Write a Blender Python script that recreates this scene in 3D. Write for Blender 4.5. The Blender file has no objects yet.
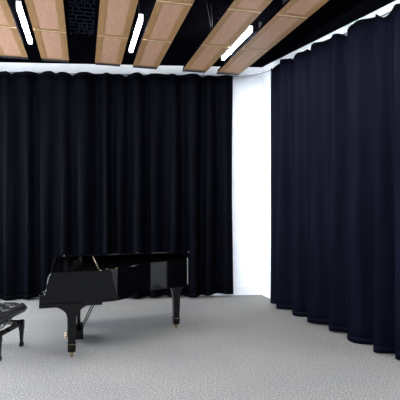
import bpy, bmesh, math, random
from mathutils import Vector, Matrix
random.seed(7)
PI = math.pi
sc = bpy.context.scene
col = sc.collection

# ------------------------------------------------------------------ helpers
def link(name, bm, mat, parent=None, smooth=False, recalc=True):
    me = bpy.data.meshes.new(name)
    if recalc:
        bmesh.ops.recalc_face_normals(bm, faces=bm.faces[:])
    bm.to_mesh(me); bm.free()
    if smooth:
        for p in me.polygons: p.use_smooth = True
    o = bpy.data.objects.new(name, me)
    me.materials.append(mat)
    col.objects.link(o)
    if parent: o.parent = parent
    return o

def empty(name, loc=(0,0,0), rz=0):
    o = bpy.data.objects.new(name, None); col.objects.link(o)
    o.location = loc; o.rotation_euler = (0,0,rz); o.empty_display_size = .1
    return o

def tag(o, label=None, cat=None, group=None, kind=None):
    if label: o['label'] = label
    if cat: o['category'] = cat
    if group: o['group'] = group
    if kind: o['kind'] = kind
    return o

def bevel(o, w, seg=2, ang=40):
    m = o.modifiers.new('bevel', 'BEVEL'); m.width = w; m.segments = seg
    m.limit_method = 'ANGLE'; m.angle_limit = math.radians(ang)
    return o

def box(bm, x0, x1, y0, y1, z0, z1, M=None):
    vs = [bm.verts.new((x,y,z)) for z in (z0,z1) for y in (y0,y1) for x in (x0,x1)]
    for f in ((0,2,3,1),(4,5,7,6),(0,1,5,4),(2,6,7,3),(0,4,6,2),(1,3,7,5)):
        bm.faces.new([vs[i] for i in f])
    if M is not None:
        for v in vs: v.co = M @ v.co
    return vs

def ring(bm, x0, x1, y0, y1, wx, wy, z0, z1):
    """rectangular frame as one closed surface"""
    o = [(x0,y0),(x1,y0),(x1,y1),(x0,y1)]; i_ = [(x0+wx,y0+wy),(x1-wx,y0+wy),(x1-wx,y1-wy),(x0+wx,y1-wy)]
    L = [[bm.verts.new((x,y,z)) for x,y in q] for q, z in ((o,z0),(o,z1),(i_,z1),(i_,z0))]
    for k in range(4):
        a, b = L[k], L[(k+1)%4]
        for j in range(4): bm.faces.new((a[j], a[(j+1)%4], b[(j+1)%4], b[j]))

def prism(bm, pts, z0, z1):
    """extrude a closed (x,y) outline between two heights"""
    a = [bm.verts.new((x,y,z0)) for x,y in pts]; b = [bm.verts.new((x,y,z1)) for x,y in pts]
    n = len(pts)
    for i in range(n):
        j = (i+1) % n
        bm.faces.new((a[i],a[j],b[j],b[i]))
    bm.faces.new(a[::-1]); bm.faces.new(b)
    return a + b

def prism_y(bm, pts, y0, y1):
    """extrude a closed (x,z) outline along y"""
    a = [bm.verts.new((x,y0,z)) for x,z in pts]; b = [bm.verts.new((x,y1,z)) for x,z in pts]
    n = len(pts)
    for i in range(n):
        j = (i+1) % n
        bm.faces.new((a[i],a[j],b[j],b[i]))
    bm.faces.new(a[::-1]); bm.faces.new(b)

def tube(bm, pts, r, n=10):
    pts = [Vector(p) for p in pts]
    rings = []
    for i, p in enumerate(pts):
        d = (pts[min(i+1,len(pts)-1)] - pts[max(i-1,0)]).normalized()
        up = Vector((0,0,1)) if abs(d.z) < .9 else Vector((1,0,0))
        e1 = d.cross(up).normalized(); e2 = d.cross(e1)
        rr = r[i] if isinstance(r, (list,tuple)) else r
        rings.append([bm.verts.new(p + e1*math.cos(2*PI*k/n)*rr + e2*math.sin(2*PI*k/n)*rr) for k in range(n)])
    for a, b in zip(rings, rings[1:]):
        for k in range(n):
            bm.faces.new((a[k], a[(k+1)%n], b[(k+1)%n], b[k]))
    bm.faces.new(rings[0][::-1]); bm.faces.new(rings[-1])

def loft(bm, sections):
    """sections: (cx, cy, z, half x, half y); square section column"""
    rings = []
    for cx, cy, z, hx, hy in sections:
        rings.append([bm.verts.new((cx+sx*hx, cy+sy*hy, z)) for sx, sy in ((-1,-1),(1,-1),(1,1),(-1,1))])
    for a, b in zip(rings, rings[1:]):
        for k in range(4):
            bm.faces.new((a[k], a[(k+1)%4], b[(k+1)%4], b[k]))
    bm.faces.new(rings[0][::-1]); bm.faces.new(rings[-1])

def catmull(pts, sub=6):
    out = []
    for i in range(len(pts)-1):
        p0 = Vector(pts[max(i-1,0)]); p1 = Vector(pts[i]); p2 = Vector(pts[i+1]); p3 = Vector(pts[min(i+2,len(pts)-1)])
        for k in range(sub):
            t = k/sub
            out.append(.5*((2*p1)+(-p0+p2)*t+(2*p0-5*p1+4*p2-p3)*t*t+(-p0+3*p1-3*p2+p3)*t**3))
    out.append(Vector(pts[-1]))
    return out

# ------------------------------------------------------------------ materials
def principled(name, color, rough=.6, metal=0, spec=.5, coat=0, sheen=0):
    m = bpy.data.materials.new(name); m.use_nodes = True
    b = m.node_tree.nodes['Principled BSDF']
    b.inputs['Base Color'].default_value = (*color, 1)
    b.inputs['Roughness'].default_value = rough
    b.inputs['Metallic'].default_value = metal
    b.inputs['Specular IOR Level'].default_value = spec
    b.inputs['Coat Weight'].default_value = coat
    b.inputs['Coat Roughness'].default_value = .03
    b.inputs['Sheen Weight'].default_value = sheen
    return m, m.node_tree, b

def noisy(name, c1, c2, scale, rough=.7, bump=0, bdist=.01, detail=4, stretch=(1,1,1), p0=.35, p1=.65, **kw):
    m, nt, b = principled(name, c1, rough, **kw)
    N, L = nt.nodes, nt.links
    tc = N.new('ShaderNodeTexCoord'); mp = N.new('ShaderNodeMapping')
    mp.inputs['Scale'].default_value = stretch
    L.new(tc.outputs['Object'], mp.inputs['Vector'])
    no = N.new('ShaderNodeTexNoise'); no.inputs['Scale'].default_value = scale; no.inputs['Detail'].default_value = detail
    L.new(mp.outputs['Vector'], no.inputs['Vector'])
    cr = N.new('ShaderNodeValToRGB')
    cr.color_ramp.elements[0].position = p0; cr.color_ramp.elements[0].color = (*c1, 1)
    cr.color_ramp.elements[1].position = p1; cr.color_ramp.elements[1].color = (*c2, 1)
    L.new(no.outputs['Fac'], cr.inputs['Fac']); L.new(cr.outputs['Color'], b.inputs['Base Color'])
    if bump:
        bp = N.new('ShaderNodeBump'); bp.inputs['Strength'].default_value = bump; bp.inputs['Distance'].default_value = bdist
        L.new(no.outputs['Fac'], bp.inputs['Height']); L.new(bp.outputs['Normal'], b.inputs['Normal'])
    return m

M = {}
M['wall'] = noisy('white wall paint', (.88,.885,.91), (.91,.915,.935), 3, rough=.7, detail=2)
M['rear'] = noisy('charcoal wall paint', (.006,.006,.008), (.009,.009,.012), 3, rough=.8, detail=2)
M['skirting'] = principled('white skirting paint', (.84,.85,.87), .4)[0]
M['black_ceiling'] = noisy('matt black ceiling', (.0012,.0012,.0018), (.0022,.0022,.0036), 2, rough=.95, spec=.0)
M['carpet'] = None
def carpet():
    m, nt, b = principled('flecked grey loop carpet', (.35,.35,.36), .95, spec=.1)
    N, L = nt.nodes, nt.links
    tc = N.new('ShaderNodeTexCoord')
    n1 = N.new('ShaderNodeTexNoise'); n1.inputs['Scale'].default_value = 62; n1.inputs['Detail'].default_value = 6; n1.inputs['Roughness'].default_value = .8
    n2 = N.new('ShaderNodeTexNoise'); n2.inputs['Scale'].default_value = 1.1; n2.inputs['Detail'].default_value = 3
    for n in (n1, n2): L.new(tc.outputs['Object'], n.inputs['Vector'])
    cr = N.new('ShaderNodeValToRGB')
    e = cr.color_ramp.elements
    e[0].position = .34; e[0].color = (.076,.074,.075,1)
    e[1].position = .66; e[1].color = (.415,.402,.378,1)
    mid = e.new(.5); mid.color = (.203,.197,.190,1)
    L.new(n1.outputs['Fac'], cr.inputs['Fac'])
    cr2 = N.new('ShaderNodeValToRGB')
    cr2.color_ramp.elements[0].position = .35; cr2.color_ramp.elements[0].color = (.95,.95,.97,1)
    cr2.color_ramp.elements[1].position = .65; cr2.color_ramp.elements[1].color = (1.04,1.03,1.0,1)
    L.new(n2.outputs['Fac'], cr2.inputs['Fac'])
    mx = N.new('ShaderNodeMix'); mx.data_type = 'RGBA'; mx.blend_type = 'MULTIPLY'; mx.inputs['Factor'].default_value = 1
    L.new(cr.outputs['Color'], mx.inputs['A']); L.new(cr2.outputs['Color'], mx.inputs['B'])
    L.new(mx.outputs['Result'], b.inputs['Base Color'])
    bp = N.new('ShaderNodeBump'); bp.inputs['Strength'].default_value = .15; bp.inputs['Distance'].default_value = .004
    L.new(n1.outputs['Fac'], bp.inputs['Height']); L.new(bp.outputs['Normal'], b.inputs['Normal'])
    return m
M['carpet'] = carpet()
M['curtain'] = noisy('blue black curtain cloth', (.0008,.0009,.0018), (.0015,.0017,.0034), 9, rough=.6, detail=3, stretch=(1,1,.15), spec=.016)
M['lit_navy_curtain'] = noisy('lit navy curtain cloth', (.0021,.0023,.0058), (.0036,.0039,.0090), 9, rough=.65, detail=3, stretch=(1,1,.15), spec=.016)  # paler copy of the curtain cloth, stronger light on the right painted in
M['piano'] = principled('polished black lacquer', (.0015,.0015,.002), .06, spec=.28, coat=.0)[0]
M['piano_satin'] = principled('satin black lacquer', (.004,.004,.005), .3, spec=.4)[0]
M['brass'] = principled('polished brass', (.50,.38,.22), .25, metal=1)[0]
M['chrome'] = principled('bright steel', (.75,.76,.78), .2, metal=1)[0]
M['stick'] = principled('brass lid stick', (.42,.33,.20), .35, metal=.6)[0]
M['plate'] = noisy('lid shaded gold plate', (.035,.024,.010), (.05,.035,.015), 5, rough=.5, metal=.6)  # gold plate with the shade under the lid put into its colour
M['soundboard'] = noisy('dark spruce soundboard', (.05,.03,.014), (.07,.045,.02), 12, rough=.6, stretch=(1,8,1))
M['felt'] = principled('dark red felt', (.08,.008,.01), .95)[0]
M['leather'] = noisy('black tufted leather', (.012,.012,.013), (.022,.021,.022), 40, rough=.26, bump=.2, bdist=.003, spec=.8)
M['button'] = principled('black leather button', (.014,.014,.015), .3)[0]
M['steel'] = principled('grey painted steel mechanism', (.20,.19,.17), .45, metal=.5)[0]
M['dark_metal'] = principled('dark grey metal', (.03,.03,.035), .5, metal=.3)[0]
M['blue_metal'] = principled('blue grey louvre metal', (.014,.018,.035), .4, metal=.4)[0]
M['wire'] = principled('thin steel wire', (.35,.33,.30), .4, metal=.8)[0]
M['rail'] = principled('grey curtain track', (.30,.31,.34), .4, metal=.3)[0]
M['tape'] = principled('black heading tape', (.0016,.0016,.003), .9, spec=.03)[0]
M['housing'] = principled('white fixture body', (.72,.74,.78), .45)[0]
M['border'] = noisy('tan beech border', (.27,.143,.054), (.34,.185,.075), 7, rough=.55, stretch=(6,.6,1), detail=5)
def panel_mat():
    m, nt, b = principled('perforated beech panel', (.5,.33,.2), .6)
    N, L = nt.nodes, nt.links
    tc = N.new('ShaderNodeTexCoord'); mp = N.new('ShaderNodeMapping'); mp.inputs['Scale'].default_value = (7,.8,1)
    L.new(tc.outputs['Object'], mp.inputs['Vector'])
    no = N.new('ShaderNodeTexNoise'); no.inputs['Scale'].default_value = 6; no.inputs['Detail'].default_value = 5
    L.new(mp.outputs['Vector'], no.inputs['Vector'])
    cr = N.new('ShaderNodeValToRGB')
    cr.color_ramp.elements[0].position = .3; cr.color_ramp.elements[0].color = (.42,.228,.140,1)
    cr.color_ramp.elements[1].position = .7; cr.color_ramp.elements[1].color = (.53,.300,.192,1)
    L.new(no.outputs['Fac'], cr.inputs['Fac'])
    # rows of small drilled holes: grid of dots, 16 mm pitch
    sx = N.new('ShaderNodeVectorMath'); sx.operation = 'SCALE'; sx.inputs['Scale'].default_value = 62.5
    L.new(tc.outputs['Object'], sx.inputs[0])
    fr = N.new('ShaderNodeVectorMath'); fr.operation = 'FRACTION'; L.new(sx.outputs[0], fr.inputs[0])
    sb = N.new('ShaderNodeVectorMath'); sb.operation = 'SUBTRACT'; sb.inputs[1].default_value = (.5,.5,0)
    L.new(fr.outputs[0], sb.inputs[0])
    fl = N.new('ShaderNodeVectorMath'); fl.operation = 'MULTIPLY'; fl.inputs[1].default_value = (1,1,0)
    L.new(sb.outputs[0], fl.inputs[0])
    ln = N.new('ShaderNodeVectorMath'); ln.operation = 'LENGTH'; L.new(fl.outputs[0], ln.inputs[0])
    lt = N.new('ShaderNodeMath'); lt.operation = 'LESS_THAN'; lt.inputs[1].default_value = .17
    L.new(ln.outputs['Value'], lt.inputs[0])
    mx = N.new('ShaderNodeMix'); mx.data_type = 'RGBA'
    L.new(lt.outputs[0], mx.inputs['Factor']); L.new(cr.outputs['Color'], mx.inputs['A'])
    mx.inputs['B'].default_value = (.09,.05,.03,1)
    L.new(mx.outputs['Result'], b.inputs['Base Color'])
    return m
M['panel'] = panel_mat()
M['batten'] = principled('pale joint batten', (.62,.46,.29), .5)[0]
def emit(name, color, s):
    m = bpy.data.materials.new(name); m.use_nodes = True
    nt = m.node_tree; nt.nodes.remove(nt.nodes['Principled BSDF'])
    e = nt.nodes.new('ShaderNodeEmission'); e.inputs['Color'].default_value = (*color,1); e.inputs['Strength'].default_value = s
    nt.links.new(e.outputs[0], nt.nodes['Material Output'].inputs['Surface'])
    return m
M['tube'] = emit('lit fluorescent diffuser', (.97,.985,1.0), 54)

# ------------------------------------------------------------------ room
CEIL = 4.32
def back_y(x): return 8.47 + .064*x                    # white back wall
def right_x(y): return 1.465 + .347*(7.74-y) - .018    # white right wall
CORNER = (1.185, back_y(1.185))
XL, YR = -5.6, -3.0
def wall_between(name, p, q, z0, z1, t, mat, out):
    p = Vector((*p,0)); q = Vector((*q,0)); n = Vector((*out,0)).normalized()*t
    bm = bmesh.new()
    prism(bm, [(p.x,p.y),(q.x,q.y),(q.x+n.x,q.y+n.y),(p.x+n.x,p.y+n.y)], z0, z1)
    return link(name, bm, mat)
bm = bmesh.new(); prism(bm, [(XL-.2,YR-.2),(right_x(YR)+.3,YR-.2),(CORNER[0]+.35,9.0),(XL-.2,9.0)], -.12, 0)
tag(link('floor', bm, M['carpet']), kind='structure')
bm = bmesh.new(); prism(bm, [(XL-.2,YR-.2),(right_x(YR)+.3,YR-.2),(CORNER[0]+.35,9.0),(XL-.2,9.0)], CEIL, CEIL+.12)
tag(link('ceiling', bm, M['black_ceiling']), kind='structure')
tag(wall_between('wall_back', (XL,back_y(XL)), (CORNER[0]+.1,back_y(CORNER[0]+.1)), 0, CEIL, .12, M['wall'], (-.064,1)), kind='structure')
tag(wall_between('wall_right', (CORNER[0],CORNER[1]), (right_x(YR),YR), 0, CEIL, .12, M['wall'], (1,.347)), kind='structure')
YB = back_y(XL)
WIN = [(4.0,5.6),(6.1,7.7)]         # daylight windows in the left wall, outside the picture
WZ0, WZ1 = .55, 3.55
bm = bmesh.new()
box(bm, XL-.2, XL, YR, YB, 0, WZ0); box(bm, XL-.2, XL, YR, YB, WZ1, CEIL)
ys = [YR] + [y for w_ in WIN for y in w_] + [YB]
for i in range(0, len(ys), 2): box(bm, XL-.2, XL, ys[i], ys[i+1], WZ0, WZ1)
tag(link('wall_left', bm, M['wall']), kind='structure')
for i, (y0, y1) in enumerate(WIN):
    bm = bmesh.new()
    for (u0, u1, z0, z1) in ((y0,y0+.06,WZ0,WZ1),(y1-.06,y1,WZ0,WZ1),(y0+.06,y1-.06,WZ0,WZ0+.06),(y0+.06,y1-.06,WZ1-.06,WZ1),((y0+y1)/2-.03,(y0+y1)/2+.03,WZ0+.06,WZ1-.06)):
        box(bm, XL-.13, XL-.07, u0, u1, z0, z1)
    tag(link('window_%d' % (i+1), bm, M['skirting']), kind='structure')
    la = bpy.data.lights.new('window_portal', 'AREA'); la.shape = 'RECTANGLE'; la.size = y1-y0; la.size_y = WZ1-WZ0
    la.cycles.is_portal = True
    lo_ = bpy.data.objects.new('window_portal', la); col.objects.link(lo_)
    lo_.location = (XL-.21, (y0+y1)/2, (WZ0+WZ1)/2); lo_.rotation_euler = (PI/2, 0, -PI/2)
# rear wall; its unseen high windows are added as daylight fill
RW = [(-5.2,-2.9),(-2.6,-.3),(0,2.3),(2.6,4.6)]; RZ0, RZ1 = 2.35, 4.15
bm = bmesh.new(); XR = right_x(YR)
box(bm, XL, XR, YR-.2, YR, 0, RZ0); box(bm, XL, XR, YR-.2, YR, RZ1, CEIL)
xs = [XL] + [x for w_ in RW for x in w_] + [XR]
for i in range(0, len(xs), 2): box(bm, xs[i], xs[i+1], YR-.2, YR, RZ0, RZ1)
tag(link('wall_rear', bm, M['rear']), kind='structure')
for i, (x0, x1) in enumerate(RW):
    bm = bmesh.new(); ring(bm, x0, x1, RZ0, RZ1, .06, .06, -.03, .03)
    for v in bm.verts: v.co = Vector((v.co.x, YR-.1+v.co.z, v.co.y))
    tag(link('window_%d' % (i+3), bm, M['skirting']), kind='structure')
    la = bpy.data.lights.new('window_portal', 'AREA'); la.shape = 'RECTANGLE'; la.size = x1-x0; la.size_y = RZ1-RZ0
    la.cycles.is_portal = True
    lo_ = bpy.data.objects.new('window_portal', la); col.objects.link(lo_)
    lo_.location = ((x0+x1)/2, YR-.21, (RZ0+RZ1)/2); lo_.rotation_euler = (PI/2, 0, 0)
# skirting boards
tag(wall_between('baseboard_back', (XL,back_y(XL)-.016), (CORNER[0]-.01,back_y(CORNER[0])-.016), 0, .17, .016, M['skirting'], (-.064,1)), kind='structure')
tag(wall_between('baseboard_right', (CORNER[0]-.016,CORNER[1]-.03), (right_x(YR)-.016,YR), 0, .17, .016, M['skirting'], (1,.347)), kind='structure')
# black bulkhead edge that closes the ceiling along the right wall, its lower edge dipping towards the camera
bm = bmesh.new()
def soff(y):    return CEIL - .003 - (8.52-y)*.062
vs = []
for y in (8.50, 5.5, 2.5, -1.0):
    x = right_x(y)
    for dx in (-.05, .0):
        vs.append([bm.verts.new((x+dx, y, soff(y))), bm.verts.new((x+dx, y, CEIL))])
for i in range(3):
    a, b, c, d = vs[2*i], vs[2*i+1], vs[2*i+2], vs[2*i+3]
    bm.faces.new((a[0],c[0],c[1],a[1])); bm.faces.new((b[0],b[1],d[1],d[0]))
    bm.faces.new((a[0],b[0],d[0],c[0])); bm.faces.new((a[1],c[1],d[1],b[1]))
bm.faces.new((vs[0][0],vs[0][1],vs[1][1],vs[1][0])); bm.faces.new((vs[6][0],vs[7][0],vs[7][1],vs[6][1]))
tag(link('trim_1', bm, M['black_ceiling']), kind='structure')

# ------------------------------------------------------------------ curtains
def lc(x): return Vector((x, 8.26 + .064*x, 0))                  # left curtain line
R0 = Vector((1.235, 7.76, 0)); RD = Vector((.328, -.945, 0)).normalized()
def make_curtain(name, p0, d, length, nrm, folds, amp, top_fn, hem_fn, seed, label, mat):
    rnd = random.Random(seed)
    # irregular fold centres -> monotone phase
    W = []
    s = 0
    while s < length + .6:
        W.append(s); s += folds*(.72 + .56*rnd.random())
    amps = [.65 + .7*rnd.random() for _ in W]
    sk = [rnd.uniform(-.22,.22) for _ in W]
    fine = [(rnd.uniform(11,26), rnd.uniform(0,6.28), rnd.uniform(.2,1)) for _ in range(5)]
    def off(s, h):                       # h 0 floor .. 1 top
        k = max(0, min(len(W)-2, sum(1 for w in W if w <= s)-1))
        u = (s - W[k])/(W[k+1]-W[k])
        u = max(0, min(1, u)); a = amps[k]*(1-u) + amps[k+1]*u
        u2 = u + sk[k]*math.sin(PI*u)*.5
        f = math.cos(2*PI*u2)
        f = math.copysign(abs(f)**.8, f)
        low = a*f*amp*(1.0 - .55*h**1.5)*min(1, .25+s/.35)*min(1, .25+(length-s)/.35)
        hi = sum(w*math.sin(fr*s+ph) for fr, ph, w in fine)*.010*(.7+.8*h**2)
        return low + hi
    n = int(length/.017); rows = 26
    root = empty(name, (0,0,0))
    bm = bmesh.new(); grid = []
    for i in range(n+1):
        s = length*i/n
        zt, zb = top_fn(s), hem_fn(s)
        c = []
        for j in range(rows+1):
            h = j/rows
            p = p0 + d*(s + .012*math.sin(9*s+5*h)) + nrm*off(s, h)
            c.append(bm.verts.new((p.x, p.y, zb + (zt-zb)*h)))
        grid.append(c)
    for a, b in zip(grid, grid[1:]):
        for j in range(rows):
            bm.faces.new((a[j], b[j], b[j+1], a[j+1]))
    cl = link('cloth', bm, mat, root, smooth=True)
    so = cl.modifiers.new('thick', 'SOLIDIFY'); so.thickness = .006; so.offset = 0
    # sewn hem band, a double thickness of the same cloth
    bm = bmesh.new(); grid = []
    for i in range(n+1):
        s = length*i/n; zb = hem_fn(s)
        p = p0 + d*(s + .012*math.sin(9*s)) + nrm*off(s, 0)
        grid.append([bm.verts.new((p.x, p.y, zb-.004)), bm.verts.new((p.x, p.y, zb+.07))])
    for a, b in zip(grid, grid[1:]): bm.faces.new((a[0], b[0], b[1], a[1]))
    h = link('hem', bm, mat, root, smooth=True)
    so = h.modifiers.new('thick', 'SOLIDIFY'); so.thickness = .009; so.offset = 0
    # heading tape along the gathered top
    bm = bmesh.new(); grid = []
    for i in range(n+1):
        s = length*i/n; zt = top_fn(s)
        p = p0 + d*(s + .012*math.sin(9*s+5)) + nrm*off(s, 1)
        grid.append([bm.verts.new((p.x, p.y, zt-.06)), bm.verts.new((p.x, p.y, zt+.002))])
    for a, b in zip(grid, grid[1:]): bm.faces.new((a[0], b[0], b[1], a[1]))
    h = link('heading_tape', bm, M['tape'], root, smooth=True)
    so = h.modifiers.new('thick', 'SOLIDIFY'); so.thickness = .010; so.offset = 0
    tag(root, label, 'curtain', 'black curtains on the curved track')
    return root

def scallop(s, marks, depth, width):
    return -depth*max([max(0, 1-abs(s-m)/width)**1.5 for m in marks] + [0])

LX0, LX1 = -5.2, .60
llen = (lc(LX1)-lc(LX0)).length
ld = (lc(LX1)-lc(LX0)).normalized()
rl = random.Random(3)
lmarks = []; s = .1
while s < llen: lmarks.append(s); s += rl.uniform(.28,.62)
ldep = {m: rl.uniform(.02,.06) for m in lmarks}
def l_top(s):
    z = 4.095 + .008*math.sin(3.1*s) + .006*math.sin(7.7*s+1)
    for m in lmarks:
        z -= ldep[m]*max(0, 1-abs(s-m)/.10)**1.5
    return z
def l_hem(s): return .048 + .018*math.sin(2.3*s+.6) + .012*math.sin(5.9*s)
make_curtain('stage_curtain', lc(LX0), ld, llen, Vector((ld.y,-ld.x,0)), .34, .085, l_top, l_hem, 11,
             'long black curtain hanging across the back wall behind the piano', M['curtain'])
rmarks = []
for px in (274, 294, 311.5, 346, 386):
    # where the sight line of each notch meets the curtain's line on the ground
    k = (px-200)/450
    t = (k*R0.y - R0.x)/(RD.x - k*RD.y)
    rmarks.append(t)
RLEN = 3.22
rmarks += [3.1]
def r_top(s):
    z = 4.10 - .052*s + .010*math.sin(6*s)
    return z + scallop(s, rmarks, .085, .16)
def r_hem(s): return .022 + .010*math.sin(4.1*s+1)
make_curtain('stage_curtain', R0, RD, RLEN, Vector((RD.y,-RD.x,0)), .385, .105, r_top, r_hem, 5,
             'navy black pleated curtain covering the right hand wall, right of the white corner', M['lit_navy_curtain'])

# curved track both curtains hang from
tr = empty('curtain_track', (0,0,0))
TB = Vector((0,.115,0)); TO = Vector((.115,.04,0))
pts = [(-5.3, lc(-5.3).y+.115, 4.108), (-2, lc(-2).y+.115, 4.108), (.3, lc(.3).y+.115, 4.108)]
p1 = R0 + TO + RD*.02
curve = catmull([(.62,lc(.62).y+.112,4.11),(.84,8.405,4.118),(1.03,8.34,4.122),(1.19,8.19,4.122),(1.28,8.0,4.12),(p1.x,p1.y,4.112)], 5)
end = R0 + TO + RD*3.2
bm = bmesh.new(); tube(bm, pts + [tuple(v) for v in curve] + [(end.x, end.y, 3.945)], .010, 8)
link('rail', bm, M['rail'], tr, smooth=True)
for px, py, pz in [(-4,0,0),(-2.4,0,0),(-.8,0,0),(.45,0,0)]:
    bm = bmesh.new(); y = 8.26+.064*px+.105; box(bm, px-.012, px+.012, y, back_y(px)+.004, 4.10, 4.116); link('bracket', bm, M['rail'], tr)
for t in (.35, 1.5, 2.7):
    p = R0 + TO + RD*t; bm = bmesh.new(); z = 4.112-.0525*t
    box(bm, p.x, right_x(p.y)+.02, p.y-.012, p.y+.012, z-.006, z+.008); link('bracket', bm, M['rail'], tr)
tag(tr, 'thin grey curtain track curving round the white corner near the ceiling', 'curtain track')

# ------------------------------------------------------------------ ceiling boards and lights, laid out on their own axes
TH = math.radians(14.57)
PZ = 4.0
def UV(u, v, z): return (-math.sin(TH)*u + math.cos(TH)*v, math.cos(TH)*u + math.sin(TH)*v, z)
def panel_proto():
    """0.415 x 1.21 beech board: border, perforated field, joint batten; local x across, y along"""
    r = empty('acoustic_board')
    w, l, t = .2075, .6085, .035
    bm = bmesh.new()
    ring(bm, -w, w, -l, l, .085, .05, 0, t)
    link('border', bm, M['border'], r)
    bm = bmesh.new(); box(bm, -w+.085, w-.085, -l+.05, l-.05, .003, t-.005); link('perforated_field', bm, M['panel'], r)
    bm = bmesh.new(); box(bm, -w, w, -l+.0005, -l+.013, -.003, .004); link('joint_batten', bm, M['batten'], r)
    for s_ in (-1, 1):  # black strips added so the board sides don't catch tube glare
        bm = bmesh.new(); box(bm, min(s_*w,s_*(w+.004)), max(s_*w,s_*(w+.004)), -l, l, .001, t); link('glare_strip', bm, M['black_ceiling'], r)
    for y in (-.4,.4):
        bm = bmesh.new(); box(bm, -.02, .02, y-.02, y+.02, t-.006, CEIL-PZ+.01); link('hanger', bm, M['dark_metal'], r)
    return r
def copy_tree(o, parent=None):
    c = o.copy(); col.objects.link(c); c.parent = parent
    for ch in o.children:
        copy_tree(ch, c)
    return c
rows_v = [-1.0405, -.4295, .3875, .998, 1.843, 2.4525]
row_txt = ['leftmost row, at the photo edge', 'second row from the left, between tube light and dark vent',
           'third row from the left, right of the dark vent', 'fourth row from the left, right of the middle tube light',
           'fifth row from the left, beside the hanging wires', 'rightmost row, next to the right curtain']
seg_u = [(6.80, 'far end'), (5.57, 'second from the far end'), (4.34, 'third from the far end')]
proto = panel_proto(); first = True
for ri, v in enumerate(rows_v):
    for si, (u, stxt) in enumerate(seg_u):
        o = proto if first else copy_tree(proto); first = False
        o.location = UV(u + .02, v, PZ); o.rotation_euler = (0,0,TH)
        tag(o, 'tan perforated ceiling board, %s of the %s' % (stxt, row_txt[ri]), 'ceiling panel', 'wooden ceiling panels')
# longer labels trimmed to fit
short_row = ['leftmost row', 'second row from the left', 'third row, right of the dark vent', 'fourth row, right of the middle light',
             'fifth row, by the hanging wires', 'sixth row, nearest the right curtain']
k = 0
panels = [o for o in col.objects if o.name.split('.')[0] == 'acoustic_board']
for ri in range(6):
    for si in range(3):
        if si == 0:
            bm = bmesh.new(); box(bm, -.2, .2, .6095, .71, -.004, .012); link('end_cap', bm, M['dark_metal'], panels[k])
        panels[k]['kind'] = 'thing'; panels[k]['label'] = 'tan wooden ceiling board, %s, %s' % (short_row[ri], ['farthest piece', 'middle piece', 'piece nearest the camera'][si]); k += 1

def light_proto():
    r = empty('fluorescent_light')
    bm = bmesh.new(); prof = [(-.026,.040),(-.026,.016),(-.021,.004),(-.009,0),(.009,0),(.021,.004),(.026,.016),(.026,.040)]
    prism_y(bm, prof, -.585, .585); link('diffuser', bm, M['tube'], r)
    bm = bmesh.new(); box(bm, -.024, .024, -.59, .59, .041, .081); link('housing', bm, M['housing'], r)
    for s in (-1, 1):
        bm = bmesh.new(); box(bm, -.027, .027, min(s*.586,s*.61), max(s*.586,s*.61), -.001, .082); link('end_cap', bm, M['tube_end'], r)
    for y in (-.4,.4):
        bm = bmesh.new(); box(bm, -.004, .004, y-.004, y+.004, .080, CEIL-PZ+.01); link('hanger', bm, M['dark_metal'], r)
    return r
M['tube_end'] = emit('glowing translucent end cap', (.80,.88,1.0), 1.1)
lp = light_proto(); first = True
names = {(-.732,0): 'lit fluorescent tube light in the ceiling gap at the far left',
         (.693,0): 'lit fluorescent tube light between the middle pair of wooden ceiling rows',
         (2.145,0): 'lit fluorescent tube light between the two rightmost wooden ceiling rows'}
for v in (-.732, .693, 2.145, -2.16, -3.6):
    for k, u in enumerate((6.19, 3.72)):
        if v < -3 and k == 0: continue
        o = lp if first else copy_tree(lp); first = False
        o.location = UV(u, v, PZ); o.rotation_euler = (0,0,TH)
        tag(o, names.get((v,k), 'lit fluorescent tube light on the ceiling outside the picture'), 'ceiling light', 'fluorescent ceiling lights')

# dark air grille in the first wide gap
g = empty('air_grille', UV(5.55, -.022, 4.06), TH)
bm = bmesh.new()
ring(bm, -.19, .19, -1.0, 1.0, .025, .04, 0, .06)
link('frame', bm, M['black_ceiling'], g)
bm = bmesh.new(); box(bm, -.165, .165, -.96, .96, .045, .055); link('backing', bm, M['black_ceiling'], g)
for k in range(16):
    bm = bmesh.new(); y = -.9 + k*.12
    for j in range(9):
        x = -.14 + j*.035
        rr = random.Random(k*20+j)
        if rr.random() < .5: continue
        box(bm, x-.009, x+.009, -.006, .006, -.004, .03 + .0*rr.random(), Matrix.Translation((0,y,.008)) @ Matrix.Rotation(math.radians(-28+20*rr.random()),4,'X'))
    box(bm, -.165, .165, -.003, .003, .034, .046, Matrix.Translation((0,y,0)))
    link('louvre_row', bm, M['blue_metal'], g)
for x in (-.15,.15):
    for y in (-.5,.5):
        bm = bmesh.new(); box(bm, x-.01, x+.01, y-.01, y+.01, .05, CEIL-4.06+.005); link('hanger', bm, M['dark_metal'], g)
tag(g, 'black louvred air grille in the ceiling gap left of the third wooden row', 'air grille')
# thin hanging wires beside the fifth row
for (u, v, du, dv, lab) in ((5.60, 1.60, -.05, -.075, 'thin hanging wire by the fifth ceiling row, left of the pair'), (5.62, 1.625, .0, -.015, 'thin hanging wire by the fifth ceiling row, right of the pair')):
    a = Vector(UV(u, v, PZ+.01)); b = Vector(UV(u+du, v+dv, CEIL+.002))
    bm = bmesh.new(); tube(bm, [a, a.lerp(b,.4)+Vector((.006,0,0)), b], .0024, 6)
    o = link('ceiling_wire', bm, M['wire'], smooth=True)
    tag(o, lab, 'wire', 'hanging ceiling wires')

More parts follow.
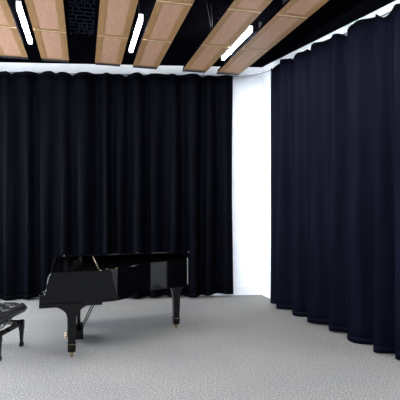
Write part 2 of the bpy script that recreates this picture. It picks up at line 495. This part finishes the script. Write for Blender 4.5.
# ------------------------------------------------------------------ grand piano: local x runs from keyboard to tail, y from treble to bass
PA = math.radians(16)
piano = empty('grand_piano', (-1.76, 4.93, 0), PA)
tag(piano, 'polished black grand piano with lid propped slightly open on the carpet', 'grand piano')
tre = [(.30,0),(.45,0),(.58,0),(.70,.004),(.83,.035),(.95,.125),(1.06,.262),(1.16,.395),(1.24,.475),(1.30,.513),(1.37,.540),(1.45,.565),(1.52,.588),(1.62,.625),(1.72,.675),(1.81,.735),(1.875,.80)]
tail = [(1.915,.88),(1.938,.98),(1.945,1.08),(1.94,1.20),(1.92,1.32),(1.88,1.41),(1.82,1.465),(1.74,1.49),(1.62,1.498),(1.4,1.5),(.8,1.5),(.30,1.5)]
full = catmull([(x,y,0) for x,y in tre+tail], 5)
outline = [(v.x,v.y) for v in full]
def offset(pts, d):
    out = []
    for i, p in enumerate(pts):
        a = Vector(pts[max(i-1,0)]); b = Vector(pts[min(i+1,len(pts)-1)])
        t = (b-a).normalized(); n = Vector((-t.y, t.x))
        out.append((p[0]+n.x*d, p[1]+n.y*d))
    return out
inner = offset(outline, .05)
Z0, Z1 = .605, .97
# rim: U-shaped laminated wall with a rounded upper edge
bm = bmesh.new()
prof = [(0,Z0),(0,Z1-.006),(.004,Z1),(.046,Z1),(.05,Z1-.005),(.05,Z0)]
rings = []
cache = {d: offset(outline, d) for d in {p[0] for p in prof}}
for i in range(len(outline)):
    rings.append([bm.verts.new((*cache[d][i], z)) for d, z in prof])
for a, b in zip(rings, rings[1:]):
    for k in range(6):
        f = bm.faces.new((a[k], b[k], b[(k+1)%6], a[(k+1)%6]))
bm.faces.new(rings[0]); bm.faces.new(rings[-1][::-1])
rim = link('rim', bm, M['piano'], piano, smooth=True)
m = rim.modifiers.new('es','EDGE_SPLIT'); m.split_angle = math.radians(30)
# inside
bm = bmesh.new(); prism(bm, offset(outline, .045), .80, .815); link('soundboard', bm, M['soundboard'], piano)
pl = offset(outline, .09)
bm = bmesh.new(); prism(bm, [p for p in pl if p[0] > .42], .845, .862); plate = link('iron_plate', bm, M['plate'], piano)
bm = bmesh.new()
for k in range(88):
    y = .14 + k*(1.26/87)
    xe = 1.80
    # string ends short of the bent side
    for p, q in zip(pl, pl[1:]):
        if p[1] <= y < q[1] and p[0] < 1.9: xe = min(xe, max(p[0]-.06, .62))
    tube(bm, [(.50,y,.874),(xe,y,.874)], .0014, 4)
st = link('strings', bm, M['chrome'], plate); st['kind'] = 'stuff'
bm = bmesh.new(); prism(bm, offset(outline, .03), .615, .64); link('bottom_board', bm, M['piano_satin'], piano)
bm = bmesh.new(); box(bm, .305, .36, .05, 1.45, .82, .955); bevel(link('pin_block_cover', bm, M['piano_satin'], piano), .006)
# key bed and keyboard end
bm = bmesh.new(); box(bm, .0, .68, .0, 1.5, .575, .625); bevel(link('key_bed', bm, M['piano'], piano), .004)
bm = bmesh.new(); box(bm, .004, .03, .06, 1.44, .626, .70); bevel(link('key_slip', bm, M['piano'], piano), .004)
arm = [(.0,.626),(.0,.712),(.006,.72),(.05,.722),(.062,.735),(.072,.78),(.084,.85),(.098,.915),(.118,.955),(.15,.970),(.305,.970),(.305,.626)]
for y0 in (0, 1.45):
    bm = bmesh.new(); prism_y(bm, arm, y0, y0+.05); bevel(link('cheek', bm, M['piano'], piano), .005, 2, 35)
for y0 in (.051, 1.39):
    bm = bmesh.new(); box(bm, .032, .10, y0, y0+.058, .626, .728); bevel(link('key_block', bm, M['piano'], piano), .006)
fb = [(.032,.703),(.04,.738),(.07,.752),(.16,.765),(.215,.80),(.235,.87),(.245,.95),(.275,.955),(.275,.70)]
bm = bmesh.new(); prism_y(bm, fb, .112, 1.386); bevel(link('fallboard', bm, M['piano'], piano), .006, 2, 30)
bm = bmesh.new(); box(bm, .25, .30, .055, 1.445, .953, .968); link('name_rail', bm, M['piano_satin'], piano)
# lid: the piano's outline, hinged along the bass side
SL = .106
lo = [(.12,-.018)] + [(x,y) for x,y in offset(outline,-.018) if x > .31 or y > 1][:]
lo = [(.26,-.018)] + [p for p in offset(outline,-.018)] + [(.13,1.518)]
bm = bmesh.new(); vs = prism(bm, lo, 0, .020)
for v in vs: v.co.z += .976 + (1.5-v.co.y)*SL
lid = bevel(link('lid', bm, M['piano'], piano), .005, 2, 50)
for x in (.35, .95, 1.5):
    bm = bmesh.new(); tube(bm, [(x-.04,1.512,.978),(x+.04,1.512,.978)], .007, 8); link('hinge', bm, M['brass'], lid)
# lid prop stick
zt = .976 + (1.5-.05)*SL - .004
bm = bmesh.new(); tube(bm, [(.645,.06,.962),(.575,.05,zt)], [.007,.0045], 8); link('lid_stick', bm, M['stick'], piano, smooth=True)
for x, y in ((.735,.030),(.845,.075)):
    bm = bmesh.new(); box(bm, x-.012, x+.012, y-.012, y+.012, .969, .981); bevel(link('lid_pin', bm, M['brass'], piano), .003)
# legs
def leg(x, y, flare):
    bm = bmesh.new()
    loft(bm, [(x,y,.612,.065+flare,.058),(x,y,.585,.06+flare*.93,.058),(x,y,.562,.060+flare*.55,.058),(x,y,.535,.056+flare*.28,.057),
              (x,y,.50,.050+flare*.09,.050),(x,y,.45,.049,.049),(x,y,.30,.046,.046),(x,y,.155,.040,.040),(x,y,.15,.046,.046),(x,y,.068,.043,.043),(x,y,.058,.034,.034)])
    l = bevel(link('leg', bm, M['piano'], piano), .006, 2, 30)
    bm = bmesh.new(); loft(bm, [(x,y,.146,.0465,.0465),(x,y,.152,.0470,.0470)]); link('ferrule', bm, M['brass'], l)
    bm = bmesh.new()
    tube(bm, [(x,y,.066),(x,y,.045)], .014, 10)
    box(bm, x-.020,x+.020,y-.024,y-.017,.018,.048); box(bm, x-.020,x+.020,y+.017,y+.024,.018,.048); box(bm, x-.02,x+.02,y-.024,y+.024,.044,.050)
    tube(bm, [(x,y-.015,.0215),(x,y+.015,.0215)], .021, 20)
    link('caster', bm, M['brass'], l, smooth=False)
leg(.345, .060, .135); leg(.345, 1.44, .135); leg(1.735, .87, .04)
# pedal lyre
ly = empty('pedal_lyre'); ly.parent = piano
sx, ty = .43, .73
for dy in (-.075,.075):
    bm = bmesh.new(); tube(bm, [(sx,ty+dy*1.3,.58),(sx,ty+dy*1.5,.46),(sx,ty+dy,.32),(sx,ty+dy*.8,.16)], [.026,.022,.022,.026], 10)
    link('lyre_post', bm, M['piano'], ly, smooth=True)
bm = bmesh.new(); box(bm, sx-.05,sx+.05,ty-.16,ty+.16,.555,.58); bevel(link('lyre_block', bm, M['piano'], ly), .004)
bm = bmesh.new(); box(bm, sx-.055,sx+.055,ty-.19,ty+.19,.045,.165); bevel(link('pedal_box', bm, M['piano'], ly), .006)
for dy in (-.1, 0, .1):
    bm = bmesh.new()
    a = [(sx-.05,.085),(sx-.10,.088),(sx-.15,.078),(sx-.175,.062),(sx-.175,.052),(sx-.15,.066),(sx-.10,.076),(sx-.05,.073)]
    prism_y(bm, a, ty+dy-.022, ty+dy+.022); bevel(link('pedal', bm, M['brass'], ly), .004, 2, 30)
for dy in (-.09,.09):
    bm = bmesh.new(); tube(bm, [(sx+.045,ty+dy,.15),(.70,ty+dy,.618)], .008, 8); link('brace', bm, M['dark_metal'], ly, smooth=True)

# ------------------------------------------------------------------ piano bench
bench = empty('piano_bench', (-2.327, 5.209, 0), math.radians(-5))
tag(bench, 'black tufted leather piano bench with adjustable seat at the left edge', 'bench')
# tufted cushion
bx, by = .172, .362
nx, ny = 36, 64
tx = [-.105, 0, .105]; tyy = [-.27,-.09,.09,.27]
tuft = [(x,y) for x in (-.095,.095) for y in (-.28,-.093,.093,.28)] + [(0,y) for y in (-.187,0,.187)]
def cush_z(x, y):
    ex = 1-abs(x)/bx; ey = 1-abs(y)/by
    e = min(1, max(0,ex)*bx/.05, ); e2 = min(1, max(0,ey)*by/.05)
    dome = (1-(1-e)**2)**.5 * (1-(1-e2)**2)**.5
    z = .445 + .072*dome
    for px_, py_ in tuft:
        d = math.hypot(x-px_, y-py_); z -= .034*math.exp(-(d/.028)**2)*dome
    # creases between the buttons
    dg = min(abs(((x*1.0+y*1.02)/.19+.5) % 1 - .5), abs(((x*1.0-y*1.02)/.19+.5) % 1 - .5))
    z -= .012*math.exp(-(dg/.07)**2)*dome
    return z
bm = bmesh.new(); g_ = []
for i in range(nx+1):
    x = -bx + 2*bx*i/nx
    g_.append([bm.verts.new((x, -by+2*by*j/ny, cush_z(x,-by+2*by*j/ny))) for j in range(ny+1)])
for a, b in zip(g_, g_[1:]):
    for j in range(ny): bm.faces.new((a[j], b[j], b[j+1], a[j+1]))
edge = [g_[i][0] for i in range(nx+1)] + [g_[nx][j] for j in range(1,ny+1)] + [g_[i][ny] for i in range(nx-1,-1,-1)] + [g_[0][j] for j in range(ny-1,0,-1)]
low = [bm.verts.new((v.co.x*.985, v.co.y*.99, .425)) for v in edge]
for i in range(len(edge)):
    j = (i+1) % len(edge); bm.faces.new((edge[i], low[i], low[j], edge[j]))
bm.faces.new(low)
cu = link('cushion', bm, M['leather'], bench, smooth=True)
for px_, py_ in tuft:
    bm = bmesh.new(); bmesh.ops.create_uvsphere(bm, u_segments=10, v_segments=6, radius=.011)
    for v in bm.verts: v.co = Vector((v.co.x+px_, v.co.y+py_, v.co.z*.5 + cush_z(px_,py_)+.002))
    link('button', bm, M['button'], cu, smooth=True)
bm = bmesh.new(); box(bm, -.158,.158,-.34,.34,.405,.426); bevel(link('seat_board', bm, M['piano_satin'], bench), .003)
# scissor lift
mech = empty('lift_mechanism'); mech.parent = bench
for x in (-.10,.10):
    for s in (-1,1):
        bm = bmesh.new(); tube(bm, [(x+s*.008,-.2*s,.305),(x+s*.008,.2*s,.405)], .009, 8); link('scissor_bar', bm, M['steel'], mech, smooth=True)
bm = bmesh.new(); tube(bm, [(-.19,.0,.35),(.19,.0,.35)], .008, 8); link('shaft', bm, M['steel'], mech, smooth=True)
for s in (-1,1):
    bm = bmesh.new(); tube(bm, [(s*.185,0,.35),(s*.212,0,.35)], [.020,.024], 16); link('knob', bm, M['piano_satin'], mech)
# frame
bm = bmesh.new()
ring(bm, -.165,.165,-.272,.272,.03,.03,.262,.315)
bevel(link('apron', bm, M['piano'], bench), .003)
for x in (-.15,.15):
    for y in (-.255,.255):
        bm = bmesh.new()
        loft(bm, [(x,y,0,.016,.016),(x,y,.012,.022,.022),(x,y,.045,.022,.022),(x,y,.05,.015,.015),(x,y,.20,.022,.022),(x,y,.21,.026,.026),(x,y,.32,.026,.026)])
        bevel(link('leg', bm, M['piano'], bench), .003)

# ------------------------------------------------------------------ sky light through the window openings, camera
w = bpy.data.worlds.new('World'); sc.world = w; w.use_nodes = True
bg = w.node_tree.nodes['Background']; bg.inputs['Color'].default_value = (.80,.89,1.0,1); bg.inputs['Strength'].default_value = 8

cam = bpy.data.cameras.new('Camera'); co = bpy.data.objects.new('Camera', cam); col.objects.link(co)
cam.sensor_width = 36; cam.lens = 450/400*36
co.location = (0,0,1.72)
co.rotation_euler = (math.radians(90 + math.degrees(math.atan(4/450))), 0, 0)
cam.clip_start = .05
sc.camera = co
sc.cycles.use_denoising = True
sc.cycles.max_bounces = 8
sc.view_settings.view_transform = 'Standard'
sc.view_settings.look = 'None'
sc.view_settings.exposure = 1.5
sc.view_settings.gamma = 1
sc.view_settings.use_curve_mapping = False
